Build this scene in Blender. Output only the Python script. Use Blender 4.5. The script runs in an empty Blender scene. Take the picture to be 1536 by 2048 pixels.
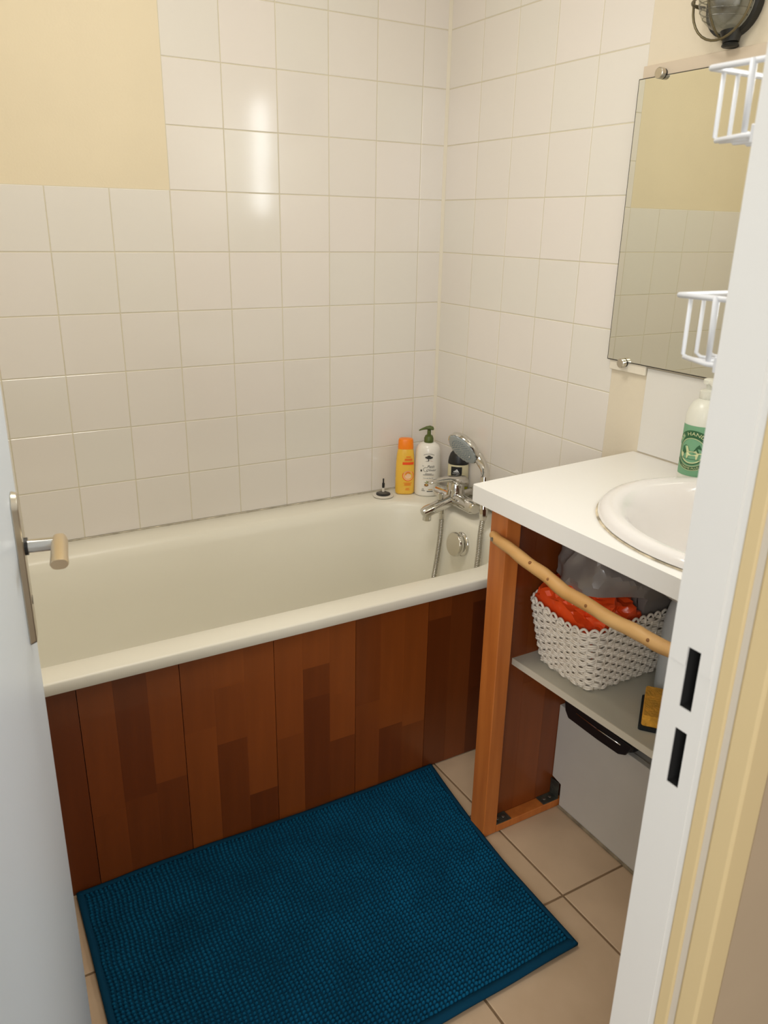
import bpy, bmesh, math, random
from mathutils import Vector, Matrix, noise
from mathutils.geometry import tessellate_polygon
random.seed(7)
PI = math.pi
S = bpy.context.scene
COL = S.collection

# ------------------------------------------------------------------ camera
cam_d = bpy.data.cameras.new('camera')
cam = bpy.data.objects.new('camera', cam_d)
COL.objects.link(cam)
S.camera = cam
YAW, PITCH, ROLL = 0.527865, -0.348582, 0.019611
CAM = Vector((-1.45937, -2.17571, 1.38495))
fwd = Vector((math.sin(YAW)*math.cos(PITCH), math.cos(YAW)*math.cos(PITCH), math.sin(PITCH)))
r0 = Vector((math.cos(YAW), -math.sin(YAW), 0)); u0 = r0.cross(fwd)
rgt = r0*math.cos(ROLL)+u0*math.sin(ROLL); upv = -r0*math.sin(ROLL)+u0*math.cos(ROLL)
M = Matrix(((rgt.x, upv.x, -fwd.x, CAM.x), (rgt.y, upv.y, -fwd.y, CAM.y), (rgt.z, upv.z, -fwd.z, CAM.z), (0, 0, 0, 1)))
cam.matrix_world = M
cam_d.sensor_fit = 'HORIZONTAL'; cam_d.sensor_width = 24.0
cam_d.lens = 24.0*1579.56/1536.0
cam_d.clip_start = 0.02
cam_d.dof.use_dof = True
cam_d.dof.focus_distance = 2.15
cam_d.dof.aperture_fstop = 9.0

# ------------------------------------------------------------------ world, lights, exposure
W = bpy.data.worlds.new('world'); S.world = W; W.use_nodes = True
bg = W.node_tree.nodes['Background']
bg.inputs[0].default_value = (1.0, 0.95, 0.88, 1); bg.inputs[1].default_value = 0.7
S.view_settings.view_transform = 'Standard'; S.view_settings.look = 'None'
S.view_settings.exposure = 0.06; S.view_settings.gamma = 1.0
S.view_settings.use_curve_mapping = False
def area(name, loc, direction, sx, sy, power, color):
    d = bpy.data.lights.new(name, 'AREA'); d.shape = 'RECTANGLE'; d.size = sx; d.size_y = sy
    d.energy = power; d.color = color
    o = bpy.data.objects.new(name, d); COL.objects.link(o)
    o.location = loc; o.rotation_euler = Vector(direction).to_track_quat('-Z', 'Y').to_euler()
    return o
area('window_daylight', (0.034, -1.5275, 1.6675), (-1, 0, 0), 0.215, 0.475, 6.0, (0.95, 0.975, 1.0))
area('ceiling_fill', (-1.02, -0.92, 2.40), (0, 0, -1), 0.5, 0.5, 10.3, (1.0, 0.962, 0.895))  # unseen fill light added overhead to raise the room's brightness
area('hall_window', (-2.9, -3.7, 1.9), (0.62, 0.75, -0.16), 1.4, 1.4, 50, (0.97, 0.985, 1.0))

# ------------------------------------------------------------------ helpers
class MB:
    def __init__(s): s.v = []; s.f = []; s.m = []
    def add(s, vs, fs, mi=0):
        n = len(s.v); s.v += [tuple(v) for v in vs]; s.f += [tuple(i+n for i in f) for f in fs]; s.m += [mi]*len(fs); return s
    def box(s, x0, x1, y0, y1, z0, z1, mi=0):
        x0, x1 = sorted((x0, x1)); y0, y1 = sorted((y0, y1)); z0, z1 = sorted((z0, z1))
        return s.add([(x0, y0, z0), (x1, y0, z0), (x1, y1, z0), (x0, y1, z0), (x0, y0, z1), (x1, y0, z1), (x1, y1, z1), (x0, y1, z1)],
                     [(0, 3, 2, 1), (4, 5, 6, 7), (0, 1, 5, 4), (1, 2, 6, 5), (2, 3, 7, 6), (3, 0, 4, 7)], mi)
    def tube(s, pts, r, seg=10, rs=None, closed=False, mi=0):
        pts = [Vector(p) for p in pts]; n = len(pts); vs = []; fs = []
        if rs is None: rs = [r]*n
        pa = None
        for i, p in enumerate(pts):
            if closed: t = pts[(i+1) % n]-pts[i-1]
            else: t = pts[min(i+1, n-1)]-pts[max(i-1, 0)]
            t.normalize()
            if pa is None:
                a = Vector((0, 0, 1)) if abs(t.z) < .9 else Vector((1, 0, 0))
                pa = (a-t*a.dot(t)).normalized()
            else:
                pa = pa-t*pa.dot(t)
                pa = pa.normalized() if pa.length > 1e-6 else t.orthogonal().normalized()
            b = t.cross(pa)
            for k in range(seg):
                g = 2*PI*k/seg
                vs.append(p+(pa*math.cos(g)+b*math.sin(g))*rs[i])
        for i in range(n if closed else n-1):
            j = (i+1) % n
            for k in range(seg):
                l = (k+1) % seg
                fs.append((i*seg+k, i*seg+l, j*seg+l, j*seg+k))
        if not closed:
            fs.append(tuple(reversed(range(seg)))); fs.append(tuple(range((n-1)*seg, n*seg)))
        return s.add(vs, fs, mi)
    def cyl(s, a, b, r, seg=24, mi=0): return s.tube([a, b], r, seg, mi=mi)
    def rings(s, loops, closed_ends=(True, True), mi=0):
        n = len(loops[0]); vs = [p for l in loops for p in l]; fs = []
        for i in range(len(loops)-1):
            for k in range(n):
                l = (k+1) % n; fs.append((i*n+k, i*n+l, (i+1)*n+l, (i+1)*n+k))
        if closed_ends[0]: fs.append(tuple(reversed(range(n))))
        if closed_ends[1]: fs.append(tuple(range((len(loops)-1)*n, len(loops)*n)))
        return s.add(vs, fs, mi)
    def lathe(s, prof, c=(0, 0, 0), sx=1, sy=1, seg=32, ends=(True, True), mi=0):
        loops = [[(c[0]+r*sx*math.cos(2*PI*k/seg), c[1]+r*sy*math.sin(2*PI*k/seg), c[2]+z) for k in range(seg)] for r, z in prof]
        return s.rings(loops, ends, mi)
    def prism(s, poly, f0, f1, mi=0):
        """poly: 2D points, f0/f1 map (u,v) to the two faces"""
        n = len(poly); vs = [f0(*p) for p in poly]+[f1(*p) for p in poly]
        fs = [tuple(reversed(range(n))), tuple(range(n, 2*n))]
        for i in range(n): j = (i+1) % n; fs.append((i, j, n+j, n+i))
        return s.add(vs, fs, mi)
    def xf(s, mat): s.v = [tuple(mat @ Vector(v)) for v in s.v]; return s

def obj(name, mb, mats, parent=None, smooth=False, bevel=0, seg=2, fix=True, wp=None):
    """links mb (world coordinates) as ONE mesh object with its origin at the middle of its bounds"""
    xs, ys, zs = zip(*mb.v)
    c = Vector(((min(xs)+max(xs))/2, (min(ys)+max(ys))/2, min(zs) if parent is None else (min(zs)+max(zs))/2))
    me = bpy.data.meshes.new(name)
    me.from_pydata([Vector(v)-c for v in mb.v], [], mb.f)
    for m in (mats if isinstance(mats, (list, tuple)) else [mats]): me.materials.append(m)
    me.polygons.foreach_set('material_index', mb.m)
    if fix:
        bm = bmesh.new(); bm.from_mesh(me); bmesh.ops.recalc_face_normals(bm, faces=bm.faces); bm.to_mesh(me); bm.free()
    if smooth:
        me.polygons.foreach_set('use_smooth', [True]*len(me.polygons))
        if smooth is not True:
            try: me.set_sharp_from_angle(angle=smooth)
            except Exception: pass
    o = bpy.data.objects.new(name, me); COL.objects.link(o)
    if parent is not None:
        o.parent = parent; o.location = c-WORLDPOS[parent.name]
    else: o.location = c
    WORLDPOS[o.name] = c
    if bevel:
        b = o.modifiers.new('bevel', 'BEVEL'); b.width = bevel; b.segments = seg; b.limit_method = 'ANGLE'; b.angle_limit = 0.6
        me.polygons.foreach_set('use_smooth', [True]*len(me.polygons))
        try: me.set_sharp_from_angle(angle=0.6)
        except Exception: pass
        w = o.modifiers.new('wn', 'WEIGHTED_NORMAL'); w.keep_sharp = True
    return o
WORLDPOS = {}
def tag(o, label, cat, group=None):
    o['label'] = label; o['category'] = cat
    if group: o['group'] = group
    return o
def thing(name, loc, label, cat, group=None):
    o = bpy.data.objects.new(name, None); COL.objects.link(o); o.location = loc; o.empty_display_size = .05
    WORLDPOS[o.name] = Vector(loc)
    return tag(o, label, cat, group)
def struct(o): o['kind'] = 'structure'; return o
def sempty(name, loc):
    o = bpy.data.objects.new(name, None); COL.objects.link(o); o.location = loc; o.empty_display_size = .05
    WORLDPOS[o.name] = Vector(loc); return struct(o)

def mat(name, col, rough=.5, metal=0, spec=.5, var=0, vscale=6, bump=0, bscale=60, coat=0, trans=0, alpha=1, sss=0, stretch=None, col2=None, detail=4):
    m = bpy.data.materials.new(name); m.use_nodes = True; nt = m.node_tree; b = nt.nodes['Principled BSDF']
    b.inputs['Base Color'].default_value = (*col, 1); b.inputs['Roughness'].default_value = rough
    b.inputs['Metallic'].default_value = metal; b.inputs['Specular IOR Level'].default_value = spec
    b.inputs['Coat Weight'].default_value = coat; b.inputs['Transmission Weight'].default_value = trans
    b.inputs['Alpha'].default_value = alpha
    if sss:
        b.inputs['Subsurface Weight'].default_value = sss; b.inputs['Subsurface Radius'].default_value = (.01, .008, .006)
    if var or bump or col2:
        tc = nt.nodes.new('ShaderNodeTexCoord'); mp = nt.nodes.new('ShaderNodeMapping')
        nt.links.new(tc.outputs['Object'], mp.inputs[0])
        if stretch: mp.inputs['Scale'].default_value = stretch
    if var or col2:
        n = nt.nodes.new('ShaderNodeTexNoise'); n.inputs['Scale'].default_value = vscale; n.inputs['Detail'].default_value = detail
        nt.links.new(mp.outputs[0], n.inputs['Vector'])
        r = nt.nodes.new('ShaderNodeValToRGB')
        lo = col2 if col2 else tuple(c*(1-var) for c in col)
        hi = col if col2 else tuple(min(1, c*(1+var)) for c in col)
        r.color_ramp.elements[0].position = .32; r.color_ramp.elements[1].position = .68
        r.color_ramp.elements[0].color = (*lo, 1); r.color_ramp.elements[1].color = (*hi, 1)
        nt.links.new(n.outputs[0], r.inputs[0]); nt.links.new(r.outputs[0], b.inputs['Base Color'])
    if bump:
        n2 = nt.nodes.new('ShaderNodeTexNoise'); n2.inputs['Scale'].default_value = bscale; n2.inputs['Detail'].default_value = 5
        nt.links.new(mp.outputs[0], n2.inputs['Vector'])
        bp = nt.nodes.new('ShaderNodeBump'); bp.inputs['Strength'].default_value = bump; bp.inputs['Distance'].default_value = .004
        nt.links.new(n2.outputs[0], bp.inputs['Height']); nt.links.new(bp.outputs[0], b.inputs['Normal'])
    return m
def thin_glass(name, tint, gloss=.08, rough=.02):
    m = bpy.data.materials.new(name); m.use_nodes = True; nt = m.node_tree
    nt.nodes.remove(nt.nodes['Principled BSDF']); out = nt.nodes['Material Output']
    t = nt.nodes.new('ShaderNodeBsdfTransparent'); t.inputs[0].default_value = (*tint, 1)
    g = nt.nodes.new('ShaderNodeBsdfGlossy'); g.inputs['Roughness'].default_value = rough
    lw = nt.nodes.new('ShaderNodeLayerWeight'); mx = nt.nodes.new('ShaderNodeMixShader')
    pw = nt.nodes.new('ShaderNodeMath'); pw.operation = 'POWER'; pw.inputs[1].default_value = 4
    ad = nt.nodes.new('ShaderNodeMath'); ad.operation = 'MULTIPLY_ADD'; ad.inputs[1].default_value = .4; ad.inputs[2].default_value = gloss; ad.use_clamp = True
    nt.links.new(lw.outputs['Facing'], pw.inputs[0]); nt.links.new(pw.outputs[0], ad.inputs[0]); nt.links.new(ad.outputs[0], mx.inputs[0])
    nt.links.new(t.outputs[0], mx.inputs[1]); nt.links.new(g.outputs[0], mx.inputs[2]); nt.links.new(mx.outputs[0], out.inputs[0])
    return m

M_TILE = [mat('tile_glaze_%d' % i, c, .12, spec=.5) for i, c in enumerate([(.80, .755, .70), (.815, .765, .715), (.79, .755, .695)])]
M_GROUT = mat('grout', (.66, .605, .46), .85, var=.06)
M_PLASTER = mat('cream_plaster', (.80, .70, .51), .75, var=.03, vscale=3, bump=.06, bscale=180)
M_WALL = mat('beige_wall_paint', (.76, .68, .54), .7, var=.02, bump=.12, bscale=160)
M_PALE = mat('pale_wall_paint', (.80, .74, .62), .6, var=.02, bump=.05, bscale=120)
M_GREYWHITE = mat('grey_white_board', (.78, .76, .72), .35)
M_HALL = mat('hall_wall_beige', (.42, .32, .21), .8, var=.03, bump=.05, bscale=90)
M_CEIL = mat('ceiling_white', (.82, .79, .72), .8)
M_FTILE = [mat('floor_tile_%d' % i, c, .38, var=.09, vscale=9, bump=.05, bscale=40, col2=d) for i, (c, d) in enumerate([((.55, .40, .265), (.49, .35, .225)), ((.53, .385, .25), (.48, .34, .215)), ((.565, .41, .27), (.50, .36, .235))])]
M_FGROUT = mat('floor_grout', (.20, .125, .065), .9, var=.15, vscale=20)
M_TUB = mat('ivory_enamel', (.81, .775, .665), .34, spec=.4)
M_WHITE = mat('white_laminate', (.86, .84, .80), .3)
M_PORC = mat('white_porcelain', (.84, .81, .79), .12, coat=.3)
M_PAINT = mat('white_gloss_paint', (.76, .75, .71), .35, bump=.03, bscale=60)
M_DOOR = mat('door_white_paint', (.775, .85, .93), .4, bump=.03, bscale=25)
M_CREAMTRIM = mat('cream_yellow_trim', (.66, .52, .28), .5, bump=.03)
M_GREYTRIM = mat('grey_groove_paint', (.62, .56, .46), .6)
M_CHROME = mat('chrome', (.64, .625, .59), .06, metal=1)
M_NICKEL = mat('brushed_nickel', (.62, .58, .50), .30, metal=1)
M_BRASSY = mat('champagne_alloy', (.72, .60, .42), .32, metal=1)
M_HOSE = mat('steel_hose', (.42, .40, .36), .28, metal=1)
M_BLACK = mat('black_plastic', (.012, .012, .013), .35)
M_DARKPAINT = mat('black_paint', (.010, .010, .009), .45)
M_HOLE = mat('recess_shade', (.010, .009, .008), .9)  # shade inside the strike holes, painted as near-black colour
M_STEELDARK = mat('galvanised_steel', (.11, .12, .10), .45, metal=.7, var=.3, vscale=60)
M_MIRROR = mat('mirror_silver', (.80, .81, .74), .005, metal=1)
M_MIRROREDGE = mat('mirror_edge', (.035, .03, .025), .4)
M_TEAL = mat('teal_chenille', (.0032, .074, .150), .95, spec=.08, var=.2, vscale=9)
M_TEAL2 = mat('teal_cotton', (.0026, .040, .082), .9, spec=.1)
M_POST = mat('orange_pine', (.56, .175, .034), .42, stretch=(14, 14, 1.2), vscale=3.0, col2=(.44, .122, .022), bump=.05, bscale=8)
M_BARE = mat('bare_branch', (.66, .40, .16), .5, vscale=6, col2=(.52, .27, .08), stretch=(3, 1, 3), bump=.15, bscale=22)
def wood(name, tone):
    tone = .12+.72*tone; a = Vector((.088, .0150, .0038)); b = Vector((.44, .112, .0180))
    c = a.lerp(b, tone)
    return mat(name, tuple(c), .33, stretch=(16, 16, 1.0), vscale=2.6, col2=tuple(c*.82), coat=.15, detail=6)
M_WOOD = [wood('beech_stave_%d' % i, i/7) for i in range(8)]
M_SHELF = mat('grey_shelf_laminate', (.52, .49, .40), .4)
M_SHELFEDGE = mat('shelf_edge', (.66, .60, .48), .5)
M_BOXP = mat('white_boxing_paint', (.60, .57, .51), .6, var=.04, vscale=5, bump=.06, bscale=30)
M_CORD = mat('white_cotton_cord', (.82, .745, .635), .85, var=.06, vscale=30, bump=.35, bscale=260)
M_RED = mat('red_plastic_bag', (.92, .085, .014), .25, sss=.0, coat=.2, var=.2, vscale=12)
M_GREYBAG = mat('grey_thin_plastic', (.27, .24, .22), .28, alpha=.95, coat=.2)
M_SPONGE = mat('orange_sponge', (.82, .40, .045), .95, var=.2, vscale=60, bump=.8, bscale=160)
M_SCOUR = mat('black_scourer', (.010, .014, .016), .95, bump=.6, bscale=200)
M_BLUEGREY = mat('blue_grey_plastic', (.55, .58, .60), .4)
M_PIPE = mat('white_pipe_plastic', (.62, .58, .50), .45)
M_WIRE = mat('white_coated_wire', (.84, .86, .90), .35)
M_GLASS = thin_glass('ribbed_glass', (.86, .86, .82), gloss=.12, rough=.22)
M_RIB = thin_glass('glass_rib', (.70, .70, .65), gloss=.16, rough=.2)
M_PANE = thin_glass('window_pane', (.97, .98, .98), gloss=.03)
M_CAGE = mat('bronze_wire', (.16, .13, .07), .4, metal=.6)
M_YBOT = mat('yellow_bottle', (.88, .52, .055), .32, coat=.3)
M_OCAP = mat('orange_cap', (1.0, .25, .005), .35)
M_OPRINT = mat('orange_print', (.90, .17, .012), .5)
M_RPRINT = mat('red_orange_print', (.93, .085, .008), .5)
M_PINKPRINT = mat('peach_print', (.95, .47, .22), .5)
M_WBOT = mat('white_bottle', (.84, .80, .72), .3, coat=.25)
M_OLIVE = mat('olive_plastic', (.085, .115, .022), .4)
M_INK = mat('dark_ink', (.03, .03, .025), .6)
M_GREENINK = mat('leaf_green_ink', (.20, .23, .02), .6)
M_BROWNINK = mat('nut_brown_ink', (.22, .085, .02), .6)
M_OCHREINK = mat('ochre_ink', (.65, .40, .10), .6)
M_REDINK = mat('dull_red_ink', (.40, .09, .07), .6)
M_CLEAR = mat('clear_gel_bottle', (.62, .56, .36), .15, coat=.3)
M_LIME = mat('lime_gel', (.42, .40, .01), .2, coat=.3)
M_LABELB = mat('black_label', (.008, .008, .009), .45)
M_LABELW = mat('white_ink', (.75, .77, .80), .5)
M_SOAP = mat('soap_white', (.80, .80, .72), .35, coat=.2)
M_G1 = mat('label_green', (.18, .40, .23), .5)
M_G2 = mat('label_dark_green', (.025, .12, .045), .5)
M_G3 = mat('label_cream', (.64, .68, .38), .5)
M_G4 = mat('label_sage', (.27, .42, .29), .5)
M_PLUG1 = mat('plug_white', (.74, .69, .60), .4)
M_PLUG2 = mat('plug_grey_rubber', (.10, .09, .075), .5)
M_SCREW = mat('screw_steel', (.25, .22, .18), .4, metal=.8)
M_SPRAY = mat('spray_face_grey', (.36, .40, .42), .4)

# ------------------------------------------------------------------ setting: walls with tiles, floor, ceiling
T = 0.152; A0 = 0.0875; B0 = 0.1637; Z0 = 1.4593
WX0 = -1.70; ZC = 2.42; YD = -1.72; YH = -1.82
zl = [Z0+T*k for k in range(-6, 7)]                # grout lines upward from the tub rim
XP = -(A0+5*T)                                     # left end of the high tiling
YT = -(B0+4*T)                                     # end of the tiling on the right wall
ZT = zl[11]
mb = MB()
mb.box(WX0-.1, XP, .0008, .10, 0, Z0, 0)
mb.box(XP, .10, .0008, .10, 0, ZT, 0)
mb.box(WX0-.1, XP, .0010, .10, Z0, ZC, 1)
mb.box(XP, .10, .0010, .10, ZT, ZC, 1)
wall_back = struct(obj('wall_back', mb, [M_GROUT, M_PLASTER]))
mb = MB()
mb.box(.0008, .10, YT, 0.0, 0, ZT, 0)
mb.box(.0005, .10, YT, 0.0, ZT, ZC, 1)
WY0, WY1, WZ0, WZ1 = -1.69, -1.365, 1.375, 1.96    # the window opening beside the mirror
mb.box(0, .10, YD-.1, YT, 0, WZ0, 1); mb.box(0, .10, YD-.1, YT, WZ1, ZC, 1)
mb.box(0, .10, WY1, YT, WZ0, WZ1, 1); mb.box(0, .10, YD-.1, WY0, WZ0, WZ1, 1)
wall_right = struct(obj('wall_right', mb, [M_GROUT, M_WALL]))
mb = MB(); mb.box(WX0-.1, WX0, YD-.1, 0.0, 0, ZC)
wall_left = struct(obj('wall_left', mb, M_PLASTER))
JX = -.86                                          # face of the right jamb
HX = -1.494                                        # hinge side of the opening
ZL = 2.04
mb = MB()
mb.box(WX0, HX-.05, YH, YD, 0, ZC, 0); mb.box(JX+.06, 0.0, YH, YD, 0, ZC, 0); mb.box(HX-.05, JX+.06, YH, YD, ZL+.05, ZC, 0)
mb.box(-3.6, WX0, YH, YH+.1, 0, ZC, 1); mb.box(.10, 2.0, YH, YH+.1, 0, ZC, 1)
mb.box(WX0, HX-.05, YH-.004, YH, 0, ZC, 1); mb.box(JX+.035, .10, YH-.004, YH, 0, ZC, 1); mb.box(HX-.05, JX+.06, YH-.004, YH, ZL+.05, ZC, 1)
wall_front = struct(obj('wall_front', mb, [M_PALE, M_HALL]))
mb = MB(); mb.box(WX0-.1, .10, YD-.1, .10, ZC, ZC+.08); mb.box(-3.6, 2.0, -2.9, YD-.1, ZC, ZC+.08)
struct(obj('ceiling', mb, M_CEIL))

tile_cache = {}
def tile_mesh(w, h, axis, mi, t=.0013, ch=.0011, g=.0011):
    key = (round(w, 4), round(h, 4), axis, mi, t)
    if key in tile_cache: return tile_cache[key]
    x, y = w/2-g, h/2-g
    P = [(-x, t, -y), (x, t, -y), (x, t, y), (-x, t, y)]
    P += [(a, ch*.7, b) for a, _, b in P]
    P += [(a*(1-ch/x), 0, b*(1-ch/y)) for a, _, b in P[:4]]
    F = [(8, 9, 10, 11)]
    for i in range(4):
        j = (i+1) % 4; F += [(i, j, 4+j, 4+i), (4+i, 4+j, 8+j, 8+i)]
    if axis == 'x': P = [(b, -a, c) for a, b, c in P]
    if axis == 'z': P = [(a, c, -b) for a, b, c in P]
    me = bpy.data.meshes.new('tile'); me.from_pydata(P, [], F)
    bm = bmesh.new(); bm.from_mesh(me); bmesh.ops.recalc_face_normals(bm, faces=bm.faces)
    me.materials.append(M_FTILE[mi] if axis == 'z' else M_TILE[mi])
    # outward = towards the room
    n0 = {'y': Vector((0, -1, 0)), 'x': Vector((-1, 0, 0)), 'z': Vector((0, 0, 1))}[axis]
    bm.faces.ensure_lookup_table()
    if bm.faces[0].normal.dot(n0) < 0: bmesh.ops.reverse_faces(bm, faces=bm.faces)
    bm.to_mesh(me); bm.free()
    tile_cache[key] = me; return me
def put_tile(c, w, h, axis, parent, tilt=.0014, t=.0013):
    mi = random.choice((0, 0, 1, 2))
    o = bpy.data.objects.new('tile', tile_mesh(w, h, axis, mi, t)); COL.objects.link(o)
    o.parent = parent; o.location = Vector(c)-WORLDPOS[parent.name]
    a, b = random.uniform(-tilt, tilt), random.uniform(-tilt, tilt)
    o.rotation_euler = {'y': (a, 0, b), 'x': (0, a, b), 'z': (a*.4, b*.4, 0)}[axis]
xl = [0]+[-(A0+T*k) for k in range(0, 11)]+[WX0]
for i in range(len(xl)-1):
    x0, x1 = xl[i+1], xl[i]
    if x1-x0 < .03: continue
    for k in range(len(zl)-2):
        if x0 < XP-.001 and k >= 6: continue
        za, zb = zl[k], zl[k+1]
        if k == 0: za = .5512
        put_tile(((x0+x1)/2, 0, (za+zb)/2), x1-x0, zb-za, 'y', wall_back)
yl = [-.004]+[-(B0+T*k) for k in range(0, 5)]
for i in range(len(yl)-1):
    y0, y1 = yl[i+1], yl[i]
    for k in range(len(zl)-2):
        za, zb = zl[k], zl[k+1]
        if k == 0: za = .5512
        put_tile((0, (y0+y1)/2, (za+zb)/2), y1-y0, zb-za, 'x', wall_right)
# caulked corner between the two tiled walls
mb = MB(); mb.prism([(.0012, .0012), (-.0075, .0012), (-.0075, -.0006), (-.0006, -.0075), (.0012, -.0075)], lambda x, y: (x, y, .552), lambda x, y: (x, y, ZT)); struct(obj('trim_5', mb, mat('corner_caulk', (.76, .70, .58), .6)))
# floor
mb = MB(); mb.box(-3.6, 2.0, -5.2, .10, -.08, -.002)
floor = struct(obj('floor', mb, M_FGROUT))
FT = .3015; FX, FY = -.4215, -.912
for i in range(-5, 2):
    for j in range(-3, 3):
        x0, x1 = FX+FT*i, FX+FT*(i+1); y0, y1 = FY+FT*j, FY+FT*(j+1)
        x0 = max(x0, WX0); x1 = min(x1, 0); y0 = max(y0, YD-.06); y1 = min(y1, -.001)
        if x1-x0 < .02 or y1-y0 < .02: continue
        w, h = x1-x0, y1-y0
        mi = random.choice((0, 1, 2))
        o = bpy.data.objects.new('tile', tile_mesh(w, h, 'z', mi, .002, .0015, .0026)); COL.objects.link(o)
        o.parent = floor; o.location = Vector(((x0+x1)/2, (y0+y1)/2, 0))-WORLDPOS['floor']

# painted strips, splash board and window on the right wall
mb = MB(); mb.box(-.002, -.0002, -1.715, -.884, .883, 1.082)
struct(obj('trim_1', mb, M_GREYWHITE, bevel=.0006))
win = sempty('window_1', (.05, (WY0+WY1)/2, WZ0))
mb = MB()
for a in (.0, ):
    mb.box(.002, .033, WY0, WY0+.055, WZ0, WZ1); mb.box(.002, .033, WY1-.055, WY1, WZ0, WZ1)
    mb.box(.002, .033, WY0+.055, WY1-.055, WZ0, WZ0+.055); mb.box(.002, .033, WY0+.055, WY1-.055, WZ1-.055, WZ1)
fr = obj('window_frame', mb, M_PAINT, win)
mb = MB(); mb.box(.014, .018, WY0+.055, WY1-.055, WZ0+.055, WZ1-.055)
obj('pane', mb, M_PANE, win)
mb = MB(); mb.box(-.018, .002, -1.402, -1.382, 1.60, 1.625); mb.box(-.018, -.008, -1.402, -1.382, 1.53, 1.60)
obj('window_handle', mb, M_NICKEL, win, bevel=.003)

# ------------------------------------------------------------------ door frame (right jamb in view) and door
fr = sempty('trim_2', (JX, -1.77, 0))
zs = [(.848, .914), (.939, 1.0055)]
ya, yb = -1.7405, -1.755
mb = MB()
cuts = [0, zs[0][0], zs[0][1], zs[1][0], zs[1][1], ZL]
for i in range(5):
    z0, z1 = cuts[i], cuts[i+1]
    if i in (1, 3):
        mb.box(JX, JX+.05, ya, -1.7195, z0, z1); mb.box(JX, JX+.05, -1.770, yb, z0, z1); mb.box(JX+.045, JX+.05, yb, ya, z0, z1, 1); mb.box(JX+.0012, JX+.05, ya-.0004, ya+.0002, z0, z1, 1); mb.box(JX+.0012, JX+.05, yb-.0002, yb+.0004, z0, z1, 1); mb.box(JX+.0012, JX+.05, yb, ya, z0-.0002, z0+.0004, 1); mb.box(JX+.0012, JX+.05, yb, ya, z1-.0004, z1+.0002, 1)
    else: mb.box(JX, JX+.05, -1.770, -1.7195, z0, z1)
obj('jamb', mb, [M_PAINT, M_HOLE], fr)
mb = MB(); mb.box(JX-.0012, JX, ya, -1.7205, .985, ZL); mb.box(JX-.0012, JX, -1.769, yb-.001, .985, ZL); mb.box(JX-.0012, JX, yb-.001, ya, 1.007, ZL)
obj('strike_plate', mb, M_PAINT, fr)
mb = MB(); mb.box(JX+.001, JX+.05, -1.777, -1.770, 0, ZL)
obj('rebate', mb, M_PAINT, fr)
mb = MB(); mb.box(JX-.001, JX+.05, -1.7925, -1.777, 0, ZL); obj('stop_bead', mb, M_CREAMTRIM, fr, bevel=.002)
mb = MB(); mb.box(JX+.0015, JX+.05, -1.800, -1.7925, 0, ZL); obj('groove', mb, M_GREYTRIM, fr)
mb = MB(); mb.box(JX-.0005, JX+.035, -1.8245, -1.800, 0, ZL); obj('casing', mb, M_CREAMTRIM, fr, bevel=.003)
mb = MB(); mb.box(HX-.05, HX, YH-.004, -1.7195, 0, ZL); mb.box(HX-.05, JX+.05, YH-.004, -1.7195, ZL, ZL+.05)
obj('frame_head', mb, M_PAINT, fr)

door = sempty('door_1', (-1.47, -1.42, 0))
Hh = Vector((-1.488, -1.7165)); Ff = Vector((-1.3825, -1.060))
dd = (Ff-Hh).normalized(); nn = Vector((dd.y, -dd.x))          # nn: the face with the handle
def DP(s, n, z):                                                 # s along the door from its far edge back, n out of the face
    lean = (z-.9)*.0045
    p = Ff-dd*s+nn*n+nn*lean
    return (p.x, p.y, z)
def dbox(mb, s0, s1, n0, n1, z0, z1, mi=0):
    vs = [DP(s, n, z) for z in (z0, z1) for s, n in ((s0, n0), (s1, n0), (s1, n1), (s0, n1))]
    return mb.add(vs, [(0, 3, 2, 1), (4, 5, 6, 7), (0, 1, 5, 4), (1, 2, 6, 5), (2, 3, 7, 6), (3, 0, 4, 7)], mi)
DW = (Ff-Hh).length
mb = MB(); dbox(mb, 0, DW, -.04, 0, .022, 2.02); obj('leaf', mb, M_DOOR, door, bevel=.003)
mb = MB()
plate = []
for k in range(13):
    g = PI*k/12; plate.append((.080+.0195*math.cos(g), 1.045+.0195*math.sin(g)))
plate += [(.0605, .862), (.065, .856), (.095, .856), (.0995, .862)]
mb.prism(plate, lambda s, z: DP(s, .0, z), lambda s, z: DP(.080+(s-.080)*.78, .0085, .953+(z-.953)*.98))
hp = obj('handle_plate', mb, M_NICKEL, door, bevel=.0015)
mb = MB(); mb.cyl(DP(.080, .008, .990), DP(.080, .0125, .990), .0115); obj('collar', mb, M_BLACK, hp)
mb = MB()
mb.tube([DP(.080, .012, .990), DP(.080, .046, .990)], .0088, 20)
obj('neck', mb, M_CHROME, hp, smooth=.8)
mb = MB()
loops = []
for s, hw, hh in ((.069, .009, .009), (.080, .0105, .0105), (.105, .0105, .0095), (.130, .0105, .008), (.150, .0110, .0075), (.154, .0100, .0065)):
    loops.append([DP(s, .050+hw*math.cos(2*PI*k/20)*abs(math.cos(2*PI*k/20))**-.3 if abs(math.cos(2*PI*k/20)) > 1e-6 else .050, .990+hh*math.sin(2*PI*k/20)) for k in range(20)])
mb.rings(loops); obj('lever', mb, M_BRASSY, hp, smooth=.7)
mb = MB(); mb.cyl(DP(.080, .006, .915), DP(.080, .0092, .915), .006); obj('screw', mb, M_SCREW, hp)

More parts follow.
